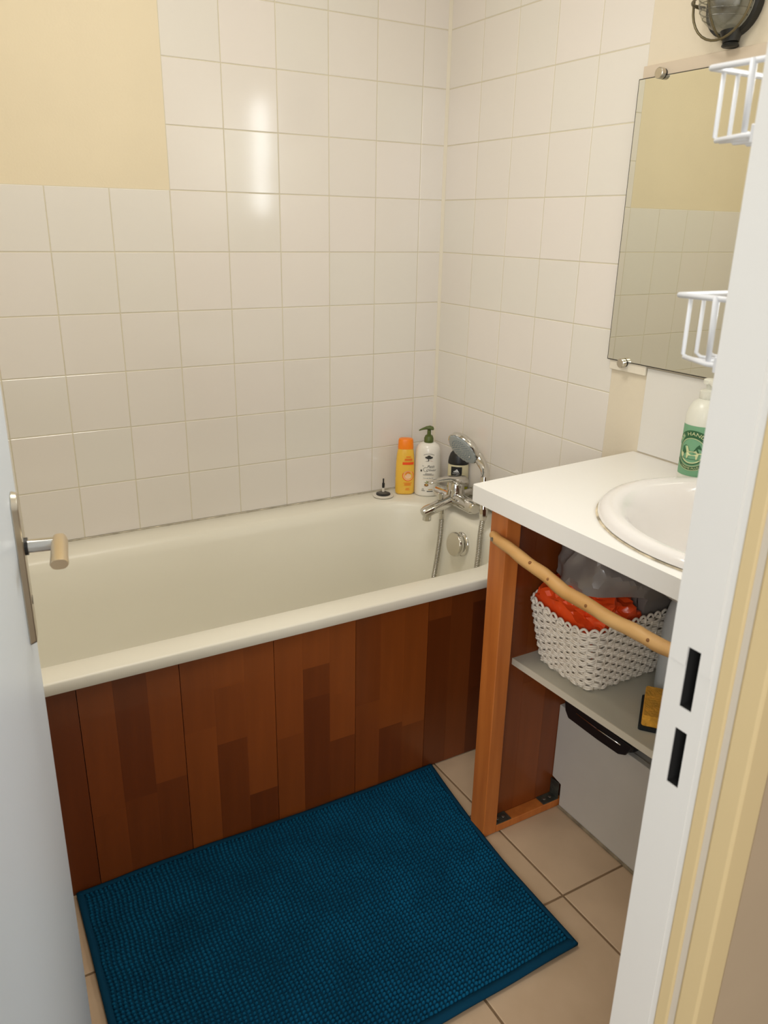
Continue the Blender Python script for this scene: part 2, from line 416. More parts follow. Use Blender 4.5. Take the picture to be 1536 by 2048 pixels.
# ------------------------------------------------------------------ bathtub
def rrect(x0, x1, y0, y1, r, z, na=12, ns=10):
    """rounded rectangle loop with a constant vertex count"""
    r = max(.0005, min(r, (x1-x0)/2-.001, (y1-y0)/2-.001)); P = []
    cs = [(x1-r, y1-r, 0), (x0+r, y1-r, 90), (x0+r, y0+r, 180), (x1-r, y0+r, 270)]
    for i, (cx, cy, a) in enumerate(cs):
        for k in range(na+1):
            g = math.radians(a+90*k/na); P.append((cx+r*math.cos(g), cy+r*math.sin(g), z))
        nx, ny, na_ = cs[(i+1) % 4]
        g = math.radians(na_); e = (nx+r*math.cos(g), ny+r*math.sin(g)); s = P[-1]
        for k in range(1, ns): P.append((s[0]+(e[0]-s[0])*k/ns, s[1]+(e[1]-s[1])*k/ns, z))
    return P
tub = thing('bathtub', (-.85, -.37, 0), 'long ivory enamel bathtub built in against the tiled wall', 'bathtub')
TX0, TX1, TY0, TY1 = -1.697, -.003, -.735, -.003
L = [rrect(TX0+.012, TX1-.012, TY0+.02, TY1-.012, .012, .5235),
     rrect(TX0, TX1, TY0+.001, TY1, .012, .5235), rrect(TX0, TX1, TY0, TY1, .012, .527), rrect(TX0, TX1, TY0, TY1, .014, .5455),
     rrect(TX0, TX1, TY0+.002, TY1, .014, .5485), rrect(TX0+.004, TX1-.003, TY0+.007, TY1-.003, .014, .550),
     rrect(-1.60, -.108, -.668, -.088, .20, .5495), rrect(-1.594, -.114, -.661, -.096, .195, .546), rrect(-1.588, -.120, -.655, -.104, .19, .538),
     rrect(-1.575, -.123, -.645, -.115, .18, .515), rrect(-1.54, -.131, -.628, -.135, .17, .42), rrect(-1.49, -.142, -.612, -.152, .16, .30),
     rrect(-1.44, -.165, -.592, -.172, .15, .22), rrect(-1.39, -.225, -.555, -.205, .13, .188), rrect(-1.30, -.30, -.50, -.26, .10, .180)]
mb = MB(); mb.rings(L, (False, True)); obj('tub_shell', mb, M_TUB, tub, smooth=.9)
# a grubby silicone bead along the tiles
mb = MB(); mb.tube([(-1.69, -.0035, .5512), (-.9, -.0035, .5512), (-.02, -.0035, .5512)], .0011, 8); obj('sealant_bead', mb, mat('sealant', (.60, .54, .44), .7, var=.6, vscale=25), tub)
# overflow with its turning knob
ox, oy, oz = -.1275, -.366, .474
nv = Vector((-.985, 0, .15)).normalized()
def ring_on(c, n, prof, seg=36):
    a = n.orthogonal().normalized(); b = n.cross(a); return [[tuple(c+n*h+(a*math.cos(2*PI*k/seg)+b*math.sin(2*PI*k/seg))*r) for k in range(seg)] for r, h in prof]
oc = Vector((ox, oy, oz))
mb = MB(); mb.rings(ring_on(oc, nv, [(.037, -.004), (.0375, .003), (.036, .006), (.030, .008), (.028, .010)])); ok = obj('overflow', mb, M_CHROME, tub, smooth=.8)
mb = MB(); mb.rings(ring_on(oc+nv*.001, nv, [(.024, .008), (.024, .014), (.036, .017), (.0375, .020), (.0375, .028), (.0355, .0312)])); tk = obj('turning_knob', mb, M_CHROME, ok, smooth=.6)
mb = MB(); mb.rings(ring_on(oc+nv*.001, nv, [(.0352, .0310), (.0345, .0320), (.028, .0332), (.001, .0336)])); obj('knob_face', mb, M_NICKEL, tk, smooth=.6)

# bath panel of glued beech staves
bp = thing('wooden_surround', (-.85, -.70, 0), 'red-brown beech stave panelling along the front of the bathtub', 'panel')
edges = [-1.697, -1.511, -1.3025, -1.095, -.880, -.670, -.463, -.256, -.049]
# per board: three staves, each a list of (tone, upper end as a fraction of the height)
PAT = [[[(2, .5), (3, 1)], [(3, 1)], [(2, 1)]],
       [[(2, .6), (1, 1)], [(2, .35), (3, 1)], [(2, 1)]],
       [[(4, .35), (4, 1)], [(3, .38), (2, 1)], [(3, .42), (5, 1)]],
       [[(6, .62), (5, 1)], [(3, .52), (5, .8), (6, 1)], [(2, .2), (6, 1)]],
       [[(5, .45), (6, 1)], [(2, .62), (3, .78), (6, 1)], [(3, .35), (6, .6), (6, 1)]],
       [[(4, .5), (3, 1)], [(2, .33), (5, 1)], [(3, .3), (5, 1)]],
       [[(1, .86), (3, 1)], [(2, 1)], [(0, .4), (0, .9), (2, 1)]],
       [[(2, 1)], [(1, 1)], [(2, 1)]]]
PH = .5225
for i in range(8):
    x0, x1 = edges[i]+.0007, edges[i+1]-.0007
    hb = MB(); hb.box(x0+.001, x1-.001, -.692, -.684, .004, PH-.001)
    board = obj('board', hb, M_WOOD[2], bp)
    for k in range(3):
        a = x0+(x1-x0)*k/3; b = x0+(x1-x0)*(k+1)/3; z0 = .003
        for tone, fr_ in PAT[i][k]:
            z1 = .003+(PH-.004)*fr_
            sb = MB(); sb.box(a, b-.00005, -.700-random.uniform(0, .00025), -.692, z0, z1-.00005)
            obj('stave', sb, M_WOOD[tone], board)
            z0 = z1

# ------------------------------------------------------------------ vanity
vp = thing('vanity_frame', (-.24, -.96, 0), 'orange-brown wooden post with side panel and sill holding up the white countertop', 'frame')
mb = MB(); mb.box(-.473, -.434, -.9885, -.935, .001, .8425); obj('post', mb, M_POST, vp, bevel=.002)
PATS = [[(2, .55), (1, 1)], [(3, .45), (2, 1)], [(2, .7), (3, 1)], [(1, .4), (2, 1)], [(2, 1)], [(1, 1)]]
sp = MB(); sp.box(-.4335, -.003, -.945, -.939, .001, .8425); side = obj('side_panel', sp, M_WOOD[1], vp)
for k in range(6):
    a = -.4335+.0717*k; z0 = .001
    for tone, f in PATS[k]:
        z1 = .001+.8415*f; sb = MB(); sb.box(a+.0001, a+.0715, -.957, -.945, z0, z1-.0002); obj('stave', sb, M_WOOD[tone], side); z0 = z1
mb = MB(); mb.box(-.4335, -.225, -.9885, -.957, .001, .021); obj('sill', mb, M_POST, vp, bevel=.0015)
for x0, x1, xv in ((-.433, -.388, -.4335), (-.285, -.2385, -.2385)):
    mb = MB(); mb.box(x0, x1, -.987, -.958, .0212, .0235)
    if xv < -.4: mb.box(xv, xv+.002, -.987, -.958, .0235, .03)
    else: mb.box(xv-.002, xv, -.987, -.958, .0235, .068)
    br = obj('bracket', mb, M_STEELDARK, vp)
    mb = MB()
    for q in (.3, .7): mb.lathe([(.0045, 0), (.0040, .0012), (.0015, .0018)], (x0+(x1-x0)*q, -.972, .0235), seg=10)
    obj('screw', mb, M_SCREW, br)

# countertop with a hole for the basin
BX, BY, BA, BB = -.220, -1.372, .260, .292
outer = [(-.509, -.918), (-.5085, -.9125), (-.504, -.9105), (-.003, -.874), (-.003, -1.7165), (-.499, -1.7165)]
NH = 64
hole = [(BX+.93*BA*math.cos(2*PI*k/NH), BY+.93*BB*math.sin(2*PI*k/NH)) for k in range(NH)]
tri = tessellate_polygon([[Vector((x, y, 0)) for x, y in outer], [Vector((x, y, 0)) for x, y in hole]])
allp = outer+hole; n = len(allp); no = len(outer)
CT0, CT1 = .843, .880
mb = MB()
vs = [(x, y, CT0) for x, y in allp]+[(x, y, CT1) for x, y in allp]
fs = [tuple(t) for t in tri]+[tuple(n+i for i in t) for t in tri]
for i in range(no): j = (i+1) % no; fs.append((i, j, n+j, n+i))
for i in range(NH): j = (i+1) % NH; fs.append((no+i, no+j, n+no+j, n+no+i))
mb.add(vs, fs)
tag(obj('countertop', mb, M_WHITE, bevel=.006, seg=3), 'white laminate countertop with an oval cut-out for the washbasin', 'countertop')

bs = thing('washbasin', (BX, BY, .88), 'oval white porcelain washbasin set into the white countertop', 'sink')
prof = [(.90, .8805), (.985, .8805), (1.0, .884), (.998, .890), (.975, .897), (.93, .9005), (.885, .899), (.84, .892), (.80, .880), (.765, .862), (.70, .825), (.58, .788), (.40, .765), (.18, .755), (.08, .753)]
prof2 = [(.08, .738), (.42, .748), (.62, .770), (.75, .812), (.82, .850), (.90, .8805)]
mb = MB(); mb.lathe([(r, z) for r, z in prof]+[(r, z) for r, z in prof2], (BX, BY, 0), BA, BB, 64, (False, False)); obj('bowl', mb, M_PORC, bs, smooth=.9)
mb = MB(); mb.lathe([(.020, .7525), (.021, .7555), (.016, .7565), (.012, .754)], (BX, BY, 0), seg=24); obj('drain', mb, M_CHROME, bs, smooth=True)
mb = MB(); mb.lathe([(1.004, .8801), (1.012, .8803), (1.004, .8822), (.995, .8822)], (BX, BY, 0), BA, BB, 64, (False, False)); obj('seal', mb, mat('basin_sealant', (.60, .52, .38), .7, var=.5, vscale=30), bs)

# wooden branch as a towel rail
pts = [(-.4865, -.962, .7800), (-.4895, -.979, .7775), (-.493, -1.05, .770), (-.494, -1.132, .7605), (-.495, -1.20, .750), (-.494, -1.30, .747), (-.494, -1.375, .7485), (-.494, -1.44, .751), (-.494, -1.58, .752), (-.494, -1.717, .752)]
rs = [.0085, .0118, .0128, .0128, .0135, .0128, .0132, .0128, .0128, .0125]
rail = thing('towel_rail', pts[0], 'bare peeled branch fixed as a towel rail below the white countertop', 'towel rail')
P2 = []; R2 = []
for i in range(len(pts)-1):
    for k in range(5):
        t = k/5; p = Vector(pts[i]).lerp(Vector(pts[i+1]), t); P2.append(p); R2.append((rs[i]*(1-t)+rs[i+1]*t)*(1+.03*math.sin(len(P2)*1.7)))
P2.append(Vector(pts[-1])); R2.append(rs[-1])
P2 = [p+Vector((0, 0, .0012*math.sin(i*.9))) if 0 < i < len(P2)-1 else p for i, p in enumerate(P2)]
mb = MB(); mb.tube(P2, .012, 14, R2); obj('branch', mb, M_BARE, rail, smooth=1.2)
mb = MB(); mb.tube([(-.4985, -.977, .7775), (-.5015, -.977, .7775)], .0045, 10); obj('screw', mb, M_SCREW, rail)
for (y, z, a) in ((-1.158, .7605, .5), (-1.262, .7545, .2), (-1.10, .768, .9), (-1.405, .7535, .4)):
    mb = MB(); d = Vector((-math.cos(a), 0, math.sin(a)))
    c = Vector((-.4945, y, z-.004))+d*.0118
    mb.rings(ring_on(c, d, [(.0035, -.001), (.003, .0012), (.0012, .0018)], 10)); obj('knot', mb, M_BROWNINK, rail)

# shelf with its batten
sh = thing('shelf', (-.21, -1.33, .44), 'grey laminate shelf with pale front edge below the countertop', 'shelf')
mb = MB(); mb.prism([(-.400, -.9575), (-.004, -.9575), (-.004, -1.7165), (-.3645, -1.7165)], lambda x, y: (x, y, .4445), lambda x, y: (x, y, .46)); obj('shelf_board', mb, M_SHELF, sh)
mb = MB(); mb.prism([(-.4025, -.9575), (-.4001, -.9575), (-.3646, -1.7165), (-.367, -1.7165)], lambda x, y: (x, y, .4442), lambda x, y: (x, y, .4602)); obj('edge_band', mb, M_SHELFEDGE, sh)
mb = MB(); mb.box(-.385, -.02, -.972, -.9575, .428, .4442); obj('batten', mb, M_WOOD[4], sh)

# boxed-in pipes under the shelf
bx = thing('pipe_boxing', (-.12, -1.34, 0), 'white painted pipe boxing on the floor tiles below the shelf', 'boxing')
poly = [(-.9575, .072), (-.9895, .066), (-.991, .0), (-1.7165, .0), (-1.7165, .290), (-.9575, .283)]
mb = MB(); mb.prism(poly, lambda y, z: (-.237, y, z+.0008), lambda y, z: (-.221, y, z+.0008)); obj('front_panel', mb, M_BOXP, bx, bevel=.0015)
mb = MB(); mb.box(-.221, -.004, -1.7165, -.9575, .268, .282); obj('top_panel', mb, M_BOXP, bx)
mb = MB(); mb.tube([(-.2385, -.992, .003), (-.2385, -1.71, .003)], .004, 6); obj('floor_joint', mb, mat('dirty_joint', (.25, .20, .13), .9, var=.3, vscale=30), bx)
tr = thing('black_tray', (-.17, -1.09, .285), 'black plastic tray lying on the white boxing under the shelf', 'tray')
Lt = [rrect(-.246, -.06, -1.190, -.993, .02, .2935), rrect(-.250, -.056, -1.198, -.987, .024, .318), rrect(-.250, -.056, -1.198, -.987, .024, .321), rrect(-.243, -.063, -1.19, -.995, .02, .321), rrect(-.240, -.067, -1.186, -.999, .018, .299)]
mb = MB(); mb.rings(Lt); obj('tray_body', mb, M_BLACK, tr, smooth=.5)
mb = MB(); mb.prism([(-.986, .320), (-.991, .292), (-1.003, .277), (-1.10, .277), (-1.165, .280), (-1.185, .290), (-1.197, .312), (-1.198, .320)], lambda y, z: (-.2515, y, z), lambda y, z: (-.2465, y, z)); obj('front_lip', mb, M_BLACK, tr, bevel=.0015)
mb = MB(); mb.tube([(-.2525, -1.03, .3065), (-.2528, -1.10, .3055), (-.2525, -1.17, .3085)], .0018, 8); obj('rim_highlight', mb, M_CHROME, tr, smooth=True)  # chrome strip stands in for the glossy highlight along the tray rim

# ------------------------------------------------------------------ basket, its bags, bottle, sponge
bk = thing('woven_basket', (-.235, -1.067, .46), 'white woven cord basket with scalloped rim on the grey shelf', 'basket')
NR = 16; BH = .152; NST = 42
def basket_loop(f, off, n):
    e = f**.7
    x0 = -.352-.030*e; x1 = -.122+.024*e; y0 = -1.150-.018*e; y1 = -.988+.022*e
    base = rrect(x0-off, x1+off, y0-off, y1+off, .035, 0, 8, 10)
    d = [0]
    for i in range(len(base)):
        a, b = base[i], base[(i+1) % len(base)]; d.append(d[-1]+math.hypot(b[0]-a[0], b[1]-a[1]))
    out = []; i = 0
    for k in range(n):
        t = d[-1]*k/n
        while d[i+1] < t: i += 1
        u = (t-d[i])/(d[i+1]-d[i]+1e-9); a, b = base[i], base[(i+1) % len(base)]
        out.append((a[0]+(b[0]-a[0])*u, a[1]+(b[1]-a[1])*u))
    return out
def sag(x, y):   # the rim droops along the front and left sides
    return .012*math.exp(-((y+1.09)/.07)**2)*(1 if x < -.33 else 0)
NP = NST*8
for r in range(NR):
    f = (r+.5)/NR
    lo = basket_loop(f, -.0028, NP); hi = basket_loop(f, .0038, NP)
    for st in (0, 1):
        P = []
        for k in range(NP):
            w = .5+.5*math.sin(2*PI*k/16+(PI if (r % 2) else 0))
            x = lo[k][0]*(1-w)+hi[k][0]*w; y = lo[k][1]*(1-w)+hi[k][1]*w
            z = .464+BH*f+(st-.5)*.0047+.0009*math.sin(k*.7+r*2.1+st)
            z -= sag(x, y)*f*f
            P.append((x, y, z))
        mb = MB(); mb.tube(P, .0027, 5, closed=True)
        obj('cord_row', mb, M_CORD, bk, smooth=True, fix=False)
for k in range(NST):
    P = []
    for i in range(14):
        f = i/13; l = basket_loop(max(f, .01), .0005, NST)[k]; P.append((l[0], l[1], .463+BH*f-sag(*l)*f*f))
    mb = MB(); mb.tube(P, .0034, 6); obj('stake', mb, M_CORD, bk, smooth=True, fix=False)
lo = basket_loop(1, .001, NST)
for k in range(NST):       # scallop loops on the rim
    a, b = Vector((*lo[k], 0)), Vector((*lo[(k+1) % NST], 0)); P = []
    for i in range(9):
        t = i/8; p = a.lerp(b, .5+(t-.5)*1.25); P.append((p.x, p.y, .610-sag(p.x, p.y)+.014*math.sin(PI*t)))
    mb = MB(); mb.tube(P, .0030, 6); obj('rim_loop', mb, M_CORD, bk, smooth=True, fix=False)
mb = MB(); b0 = basket_loop(.02, -.003, 64); mb.prism(b0, lambda x, y: (x, y, .4605), lambda x, y: (x, y, .466)); obj('basket_base', mb, M_CORD, bk)
mb = MB()   # plain inner sheet behind the rows, shade between cords put into its colour
mb.rings([[(x, y, .466+BH*f*.97-sag(x, y)*f*f) for x, y in basket_loop(max(f, .01), -.006, 84)] for f in (0, .33, .66, .98)], (False, False)); obj('inner_shade', mb, mat('cord_shadow', (.50, .43, .33), .95), bk)

def crumple(c, rad, amp, fq, seed, sub=4, clip=None, octs=2):
    bm = bmesh.new(); bmesh.ops.create_icosphere(bm, subdivisions=sub, radius=1)
    mb = MB(); off = Vector((seed*3.1, seed*1.7, seed*.9))
    for v in bm.verts:
        d = v.co.normalized(); n = 0; a = 1; q = fq
        for o in range(octs):
            n += a*(1-2*abs(noise.noise(d*q+off))); a *= .5; q *= 2.1
        p = Vector((d.x*rad[0], d.y*rad[1], d.z*rad[2]))*(1+amp*(n-.75))
        p += Vector(c)
        if clip: p = clip(p, d)
        mb.v.append(tuple(p))
    for f in bm.faces: mb.f.append(tuple(v.index for v in f.verts)); mb.m.append(0)
    bm.free(); return mb
def inside(zmin, lo=-9, hi=9):
    def f(p, d):
        if p.z < .66: p = Vector((max(lo, min(hi, p.x)), p.y, p.z))
        e = max(.0, min(1, (p.z-.464)/BH))**.7 if p.z > .464 else 0
        x0 = -.352-.030*e+.013; x1 = -.122+.024*e-.013; y0 = -1.150-.018*e+.013; y1 = -.988+.022*e-.013
        lim = .02*max(0, (p.z-.64)/.05)
        return Vector((max(x0, min(x1, p.x)), max(y0-lim, min(y1+.005, p.y)), max(zmin, p.z)))
    return f
tag(obj('red_bag', crumple((-.292, -1.055, .578), (.095, .12, .085), .27, 1.5, 3, 5, inside(.470, hi=-.226), 3), M_RED, smooth=.35), 'crumpled orange-red plastic bag in the front of the white basket', 'plastic bag')
tag(obj('grey_bag', crumple((-.215, -1.050, .655), (.125, .115, .140), .20, 1.1, 8, 5, inside(.49, lo=-.222)), M_GREYBAG, smooth=.35), 'crumpled translucent grey plastic bag behind the red one in the basket', 'plastic bag')
# blue-grey bottle right of the basket
bb = thing('detergent_bottle', (-.176, -1.232, .46), 'pale blue-grey plastic bottle on the shelf right of the basket', 'bottle')
mb = MB(); mb.lathe([(.043, .4605), (.047, .463), (.0475, .47), (.0475, .60), (.046, .63), (.040, .66), (.028, .685), (.018, .697), (.016, .70)], (-.176, -1.232, 0), seg=36); obj('bottle_body', mb, M_BLUEGREY, bb, smooth=.8)
mb = MB(); mb.lathe([(.018, .7005), (.018, .728), (.015, .732)], (-.176, -1.232, 0)); obj('cap', mb, M_BLUEGREY, bb, smooth=.6)
# sponge
spg = thing('sponge', (-.29, -1.27, .46), 'orange kitchen sponge with black scouring pad on the grey shelf', 'sponge')
rotm = Matrix.Translation((-.282, -1.284, 0)) @ Matrix.Rotation(math.radians(39), 4, 'Z')
mb = MB(); mb.add([], []); mb.rings([rrect(-.058, .058, -.036, .036, .006, z) for z in (.468, .470, .490, .492)]); mb.xf(rotm); obj('foam', mb, M_SPONGE, spg, bevel=.003)
mb = MB(); mb.rings([rrect(-.063, .060, -.038, .041, .006, z) for z in (.4605, .4678)]); mb.xf(rotm); obj('scouring_pad', mb, M_SCOUR, spg)

# ------------------------------------------------------------------ bath mat
mt = thing('bath_mat', (-.91, -1.02, 0), 'teal blue chenille bath mat on the beige floor tiles', 'bath mat')
c00, c10, c11, c01 = Vector((-1.360, -1.345)), Vector((-.489, -1.331)), Vector((-.440, -.708)), Vector((-1.354, -.708))
def matp(u, v):
    p = c00*(1-u)*(1-v)+c10*u*(1-v)+c11*u*v+c01*(1-u)*v
    p.x += -.014*math.sin(PI*v)*u; 
    p.y += -.005*math.sin(2*PI*u+3.4)*(v > .6)*(v-.6)/.4
    z = .0035+.0035*(1+noise.noise(Vector((u*3.2, v*2.6, 4.2))))+.0022*(1+noise.noise(Vector((u*8, v*6, 1.2))))
    return Vector((p.x, p.y, z))
NU, NV = 60, 44
mb = MB(); vs = []; fs = []
for j in range(NV+1):
    for i in range(NU+1): vs.append(matp(i/NU, j/NV))
for j in range(NV):
    for i in range(NU): a = j*(NU+1)+i; fs.append((a, a+1, a+NU+2, a+NU+1))
mb.add(vs, fs); o = obj('backing', mb, M_TEAL2, mt, smooth=True, fix=False)
s = o.modifiers.new('solid', 'SOLIDIFY'); s.thickness = .003; s.offset = -1
def hem(f, n):
    mb = MB(); loops = []
    for k in range(n+1):
        p, q = f(k/n); side = (q-p).normalized()
        a = p+Vector((0, 0, .001)); b = q
        loops.append([a+Vector((0, 0, -.0015)), a+Vector((0, 0, .003)), (a+b)/2+Vector((0, 0, .0045)), b+Vector((0, 0, .003)), b+Vector((0, 0, -.0015))])
    mb.rings(loops); return mb
hw = .017; hu, hv = hw/.89, hw/.62
for f in (lambda t: (matp(t, hv), matp(t, -.002)), lambda t: (matp(t, 1-hv*.7), matp(t, 1.002)), lambda t: (matp(1-hu*.55, t), matp(1.002, t)), lambda t: (matp(hu*.7, t), matp(-.002, t))):
    obj('hem', hem(f, 60), M_TEAL2, mt, smooth=True)
mb = MB()
NX, NY = 92, 70
dome = [(math.cos(2*PI*k/6), math.sin(2*PI*k/6)) for k in range(6)]
for j in range(NY):
    v = hv*1.05+(1-hv*1.75)*(j+.5)/NY
    for i in range(NX):
        u = hu*.75+(1-hu*1.35)*(i+.5+.16*math.sin(j*.5+i*.13))/NX
        p = matp(u, v); s = random.uniform(.85, 1.1)
        rx, ry, h = .0041*s, .0036*s, .0085*random.uniform(.8, 1.12)
        jx, jy = random.uniform(-.0007, .0007), random.uniform(-.0009, .0009)
        n0 = len(mb.v)
        for rr, hh in ((1, .0), (.86, .6)):
            for cx, cy in dome: mb.v.append((p.x+jx+rx*rr*cx, p.y+jy+ry*rr*cy, p.z+h*hh))
        mb.v.append((p.x+jx, p.y+jy, p.z+h))
        for k in range(6):
            l = (k+1) % 6; mb.f.append((n0+k, n0+l, n0+6+l, n0+6+k)); mb.f.append((n0+6+k, n0+6+l, n0+12)); mb.m += [0, 0]
o = obj('loop_pile', mb, M_TEAL, mt, smooth=True, fix=False); o['kind'] = 'stuff'

# ------------------------------------------------------------------ mixer tap with shower
mx = thing('bath_mixer', (-.07, -.265, .575), 'chrome single lever bath mixer on the tiled wall above the tub end', 'tap')
MZ, MX, MY = .589, -.098, -.277
def V(*a): return Vector(a)
mb = MB()
mb.tube([(MX, MY+.092, MZ), (MX, MY+.089, MZ), (MX, MY+.06, MZ), (MX, MY+.02, MZ), (MX, MY-.02, MZ), (MX, MY-.07, MZ), (MX, MY-.100, MZ), (MX, MY-.108, MZ)], .02, 24, [.015, .0200, .0220, .0240, .0240, .0220, .0210, .016])
obj('body', mb, M_CHROME, mx, smooth=.7)
for s, nm in ((1, .030), (-1, -.078)):
    mb = MB(); mb.tube([(MX+.012, MY+nm, MZ), (-.012, MY+nm, MZ)], .0125, 20); mb.tube([(-.014, MY+nm, MZ), (-.004, MY+nm, MZ), (-.0015, MY+nm, MZ)], .02, 24, [.014, .017, .018]); obj('wall_union', mb, M_CHROME, mx, smooth=.6)
mb = MB()
mb.tube([(MX+.004, MY, MZ+.002), (MX-.03, MY, MZ-.006), (MX-.075, MY, MZ-.018), (MX-.105, MY, MZ-.026), (MX-.116, MY, MZ-.030), (MX-.120, MY, MZ-.032)], .015, 22, [.021, .0195, .0180, .0182, .0150, .006])
mb.tube([(MX-.101, MY, MZ-.032), (MX-.102, MY, MZ-.054)], .0135, 20)
obj('spout', mb, M_CHROME, mx, smooth=.7)
mb = MB(); mb.tube([(MX-.055, MY, MZ-.004), (MX-.055, MY, MZ+.010), (MX-.055, MY, MZ+.0105), (MX-.055, MY, MZ+.026), (MX-.055, MY, MZ+.028)], .009, 18, [.006, .006, .0095, .0095, .007]); obj('diverter_knob', mb, M_CHROME, mx, smooth=.6)
mb = MB(); mb.tube([(MX+.002, MY, MZ+.012), (MX+.002, MY, MZ+.030), (MX+.002, MY, MZ+.050), (MX+.003, MY, MZ+.056)], .02, 26, [.029, .026, .026, .021]); obj('cartridge_tower', mb, M_CHROME, mx, smooth=.7)
mb = MB(); loops = []
for x, zc, hw_, hh_ in ((.038, .047, .012, .010), (.034, .052, .022, .018), (.012, .057, .0285, .0170), (-.013, .063, .0265, .0125), (-.036, .0685, .019, .0080), (-.060, .0685, .0125, .0058), (-.085, .067, .0115, .0052), (-.096, .0645, .0095, .0045), (-.099, .064, .004, .002)):
    loops.append([(MX+x, MY+hw_*math.cos(2*PI*k/20), MZ+zc+hh_*math.sin(2*PI*k/20)) for k in range(20)])
mb.rings(loops); obj('lever', mb, M_CHROME, mx, smooth=.8)

# shower handset in a bracket, and the hose hanging into the tub
hs = thing('hand_shower', (-.07, -.38, .62), 'chrome hand shower with grey spray face above the mixer', 'shower head')
hc = V(-.112, -.322, .760); fn = V(-.864, -.098, -.55).normalized(); hd = V(-.007, -.129, -.148); hd = (hd-fn*hd.dot(fn)).normalized(); sd = fn.cross(hd)
hb = V(-.122, -.455, .612); hk = V(-.110, -.434, .700)
mb = MB(); L = []
for r, h in ((.056, .0), (.0575, -.004), (.056, -.012), (.049, -.021), (.036, -.028), (.012, -.031)):
    L.append([tuple(hc+fn*h+(hd*math.cos(2*PI*k/40)+sd*math.sin(2*PI*k/40)*.98)*r) for k in range(40)])
mb.rings(L); obj('head_shell', mb, M_CHROME, hs, smooth=.7)
mb = MB(); L = []
for r, h in ((.0525, .0002), (.0520, .0025), (.050, .0035), (.004, .0040)):
    L.append([tuple(hc+fn*h+(hd*math.cos(2*PI*k/40)+sd*math.sin(2*PI*k/40))*r*(1+(.03*math.cos(20*2*PI*k/40) if r > .044 else 0))) for k in range(40)])
mb.rings(L); spf = obj('spray_face', mb, M_SPRAY, hs, smooth=.5)
mb = MB()
for rr, nn_ in ((.012, 8), (.020, 14), (.028, 20), (.036, 26)):
    for k in range(nn_):
        g = 2*PI*k/nn_; c = hc+fn*.0036+(hd*math.cos(g)+sd*math.sin(g))*rr
        mb.rings(ring_on(c, fn, [(.0017, 0), (.0012, .0014)], 6))
nz = obj('nozzles', mb, mat('nozzle_blue_grey', (.16, .22, .26), .6), spf); nz['kind'] = 'stuff'
P = [hc-fn*.014+hd*.028, hc-fn*.016+hd*.052, (hc-fn*.014+hd*.075).lerp(hk, .30), (hc-fn*.008+hd*.10).lerp(hk, .65), hk, hk.lerp(hb, .5), hb]
mb = MB(); mb.tube(P, .011, 18, [.019, .0155, .0135, .0125, .0120, .0125, .0115]); obj('handle', mb, M_CHROME, hs, smooth=.8)
hdir = (hb-hk).normalized()
br = thing('shower_bracket', (0, hb.y+.02, hb.z), 'small chrome wall bracket holding the hand shower beside the countertop', 'bracket')
bc = hk.lerp(hb, .45)
mb = MB(); mb.tube([bc-hdir*.012, bc+hdir*.012], .0165, 20); obj('cradle', mb, M_CHROME, br, smooth=.6)
mb = MB(); mb.tube([(bc.x+.012, bc.y, bc.z), (-.003, bc.y, bc.z)], .010, 16); mb.tube([(-.008, bc.y, bc.z), (-.0016, bc.y, bc.z)], .022, 24); obj('wall_plate', mb, M_CHROME, br, smooth=.6)
ho = thing('shower_hose', (-.15, -.35, .19), 'ribbed steel shower hose hanging in a loop into the tub', 'hose')
n0 = V(MX-.046, MY, MZ-.026)
path = [n0+V(0, 0, -.016), n0+V(-.001, 0, -.05), n0+V(-.007, -.002, -.12), n0+V(-.022, -.006, -.21), V(-.200, -.310, .27), V(-.24, -.345, .222), V(-.29, -.42, .2045), V(-.29, -.49, .2045), V(-.235, -.505, .222), V(-.180, -.488, .30), V(-.156, -.478, .40), V(-.141, -.469, .48), V(-.134, -.464, .55), hb+hdir*.024]
def spline(P, m):
    out = []
    for i in range(len(P)-1):
        p0, p1, p2, p3 = P[max(i-1, 0)], P[i], P[i+1], P[min(i+2, len(P)-1)]
        for k in range(m):
            t = k/m; out.append(.5*((2*p1)+(-p0+p2)*t+(2*p0-5*p1+4*p2-p3)*t*t+(-p0+3*p1-3*p2+p3)*t**3))
    out.append(P[-1]); return out
sp_ = spline(path, 60)
# even spacing with ribs
d = [0]
for a, b in zip(sp_, sp_[1:]): d.append(d[-1]+(b-a).length)
step = .0013; N = int(d[-1]/step); pts = []; i = 0
for k in range(N+1):
    t = min(k*step, d[-1]-1e-6)
    while d[i+1] < t: i += 1
    pts.append(sp_[i].lerp(sp_[i+1], (t-d[i])/(d[i+1]-d[i]+1e-9)))
mb = MB(); mb.tube(pts, .007, 10, [(.0082 if (k % 4) < 2 else .0066) for k in range(N+1)]); obj('ribbed_hose', mb, M_HOSE, ho, smooth=True, fix=False)
mb = MB(); mb.tube([n0+V(0, 0, .002), n0+V(0, 0, -.012), n0+V(0, 0, -.014), n0+V(0, 0, -.032)], .009, 12, [.0115, .0115, .009, .0085]); obj('hose_nut', mb, M_CHROME, ho)
mb = MB(); mb.tube([hb-hdir*.002, hb+hdir*.012, hb+hdir*.030], .010, 8, [.0125, .0125, .009]); obj('hose_nut', mb, M_CHROME, ho)

